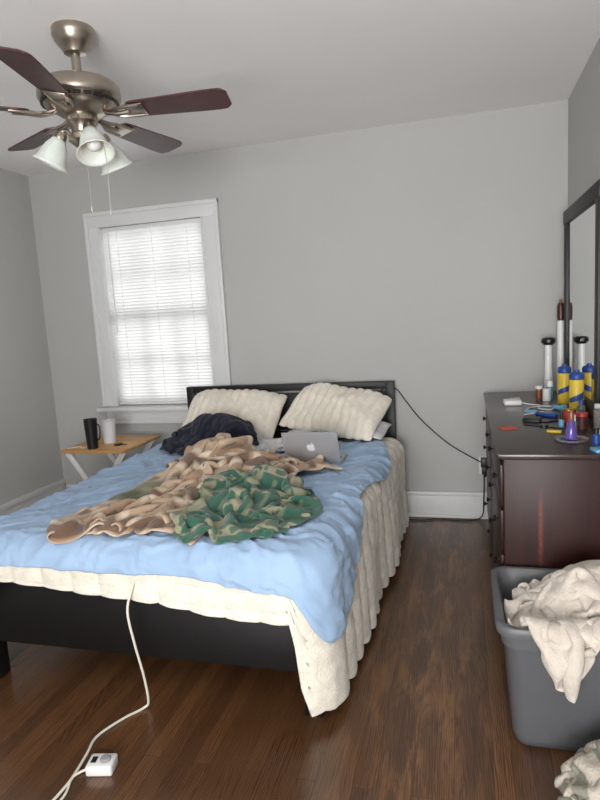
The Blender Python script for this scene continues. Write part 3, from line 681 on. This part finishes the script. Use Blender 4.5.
mk("lip_balm",xf(lathe([(0,0),(.009,0),(.009,.065),(0,.067)],16,(0,0,.009),rot('X',-90)),Matrix.Translation((.34,3.12,Zt))@Matrix.Rotation(1.0,4,'Z')),M['cyan'],label="light blue lip balm tube lying on dresser",category="lip balm")
mk("inhaler",xf(join(box(-.016,.016,-.035,.035,0,.022,.007,3),box(-.014,.014,-.055,-.03,0,.03,.005)),Matrix.Translation((.45,3.24,Zt))@Matrix.Rotation(.5,4,'Z')),M['cyan'],label="light blue plastic inhaler lying on dresser",category="inhaler")
mk("pen",xf(lathe([(0,0),(.003,.006),(.004,.01),(.004,.13),(0,.132)],10,(0,0,.004),rot('X',-90)),Matrix.Translation((.27,3.08,Zt))@Matrix.Rotation(-.9,4,'Z')),M['white_plastic'],label="slim white pen lying on the dresser",category="pen")
mk("comb",xf(join(box(-.07,.07,.006,.014,0,.004,.001),*[box(-.068+i*.007,-.0655+i*.007,-.014,.007,.0005,.0035) for i in range(20)]),Matrix.Translation((.40,2.92,Zt))@Matrix.Rotation(.5,4,'Z')),M['black_plastic'],label="small black plastic comb lying on dresser",category="comb")
mk("lighter",xf(join(box(-.009,.009,-.024,.024,0,.011,.004,3),box(-.007,.007,.024,.034,.001,.010,.001)),Matrix.Translation((.36,2.66,Zt))@Matrix.Rotation(1.2,4,'Z')),M['yellow'],label="small yellow lighter lying on the dresser",category="lighter")
mk("sticky_pad",xf(box(-.03,.03,-.03,.03,0,.01,.001),Matrix.Translation((.47,2.33,Zt))@Matrix.Rotation(.2,4,'Z')),M['cyan'],label="small light blue note pad on the dresser",category="note pad")
mk("watch",xf(join(lathe([(0,0),(.018,0),(.018,.009),(0,.01)],24,(0,0,0)),box(-.009,.009,.015,.09,0,.004,.001),box(-.009,.009,-.08,-.015,0,.004,.001)),Matrix.Translation((.33,2.79,Zt))@Matrix.Rotation(1.0,4,'Z')),M['black_plastic'],label="black wristwatch lying flat on the dresser",category="watch")

# ------------------------------------------------------------ outlet, cords
ol=empty("wall_outlet",(.12,YB,.36),"white wall outlet with black plug near the dresser","outlet")
mk("plate",box(.075,.145,YB-.008,YB,.30,.415,.003),M['white_plastic'],ol)
for z in (.315,.37): mk("socket",box(.095,.125,YB-.010,YB-.006,z,z+.03,.002),M['trim'],ol)
mk("power_adapter",join(box(.085,.130,YB-.05,YB-.011,.355,.415,.005),box(.09,.125,YB-.04,YB-.011,.305,.36,.005)),M['black_plastic'],label="black power adapter plugged into the wall outlet",category="power adapter")
mk("lamp_cord",tube([(.088,3.975,.385),(.03,3.985,.415),(-.12,3.988,.51),(-.28,3.988,.66),(-.38,3.988,.79),(-.44,3.985,.875),(-.50,3.975,.90),(-.56,3.975,.86)],.004,8),M['black_plastic'],label="thin black cord running along wall to the outlet",category="cord")
mk("floor_cord",tube([(.105,3.965,.31),(.10,3.955,.15),(.08,3.945,.02),(-.05,3.92,.006),(-.2,3.93,.006),(-.3,3.90,.006),(-.42,3.91,.006),(-.60,3.89,.006)],.004,8),M['black_plastic'],label="black cord lying on floor below the outlet",category="cord")

# ------------------------------------------------------------ storage bin
def rrect(x0,x1,y0,y1,r,z,k=6):
    out=[]
    for cx,cy,a0 in ((x1-r,y1-r,0),(x0+r,y1-r,90),(x0+r,y0+r,180),(x1-r,y0+r,270)):
        for i in range(k+1):
            a=math.radians(a0+90*i/k); out.append((cx+r*math.cos(a),cy+r*math.sin(a),z))
    return out
bx0,bx1,by0,by1=.075,.565,1.785,2.255
def ring(ins,r,z): return rrect(bx0+ins,bx1-ins,by0+ins,by1-ins,r,z*1.045)
rings=[ring(.07,.03,.0),ring(.06,.04,.004),ring(.05,.045,.03),ring(.028,.05,.33),ring(.026,.05,.335),ring(.018,.05,.337),ring(.014,.05,.375),ring(.002,.055,.378),ring(0,.055,.385),ring(0,.055,.402),ring(.004,.055,.408),ring(.02,.05,.408),ring(.026,.05,.40),ring(.04,.045,.33),ring(.058,.04,.03),ring(.076,.03,.012)]
V=[p for r_ in rings for p in r_]; m_=len(rings[0]); F=[]
for k in range(len(rings)-1):
    for i in range(m_):
        j=(i+1)%m_; F.append((k*m_+i,k*m_+j,(k+1)*m_+j,(k+1)*m_+i))
F.append(tuple(range(m_))[::-1]); F.append(tuple((len(rings)-1)*m_+i for i in range(m_)))
sb=empty("storage_bin",(.32,2.0,0),"open grey plastic storage tote filled with towels","storage bin")
mk("tub",(V,F),M['grey_plastic'],sb,angle=50)
def gbin(x,y):
    ins=np.minimum(np.minimum(x-bx0,bx1-x),np.minimum(y-by0,by1-y))
    hz=.33+.19*np.exp(-(((x-.39)/.18)**2+((y-2.04)/.17)**2))
    return np.where(ins>.035,hz,np.where(ins>-.004,.432,0.0))
P4,U4,d4=crumple(1.15,1.0,82,[(.12,1.72,0),(.50,1.78,0),(.54,2.18,0),(.22,2.16,0)],.56,.16,14.0,4.4,.05)
P4=relax(P4,d4,gbin,fric=.86,bend=.09,pull=(.35,1.93,.23,.245),pk=.06)
P4[...,0]=np.minimum(P4[...,0],.585); P4[...,1]=np.minimum(P4[...,1],2.262)
clothobj("towel",P4,U4,M['towel'],"rumpled cream towel heaped in the storage bin","towel",thick=.009)
P5,U5,d5=crumple(.95,.85,66,[(.27,1.44,0),(.54,1.42,0),(.54,1.71,0),(.30,1.71,0)],.25,.15,21.0,5.0,.05)
P5=relax(P5,d5,lambda x,y: .002+.21*np.exp(-(((x-.42)/.155)**2+((y-1.60)/.13)**2)),fric=.88,bend=.08,pull=(.42,1.59,.175,.155),pk=.06)
P5[...,0]=np.minimum(P5[...,0],.585); P5[...,1]=np.minimum(P5[...,1],1.765)
clothobj("striped_cloth",P5,U5,M['stripe'],"crumpled off-white and grey cloth on wood floor","cloth",thick=.008)

# ------------------------------------------------------------ lights
def area(name,loc,rotv,sx,sy,e,col):
    d=bpy.data.lights.new(name,'AREA'); d.shape='RECTANGLE'; d.size=sx; d.size_y=sy; d.energy=e; d.color=col
    o=bpy.data.objects.new(name,d); o.location=loc; o.rotation_euler=rotv; COL.objects.link(o); return o
area("daylight_window",(xm,YB+.55,1.5),(math.radians(-90),0,0),1.3,1.8,21,(.99,.99,.98))
area("daylight_rear_window",((RW0+RW1)/2,YF-.30,1.2),(math.radians(122),0,0),1.5,1.5,205,(.99,.985,.98))
w=bpy.data.worlds.new("world"); scene.world=w; w.use_nodes=True
bg=w.node_tree.nodes["Background"]; bg.inputs[0].default_value=(.8,.88,1,1); bg.inputs[1].default_value=.4
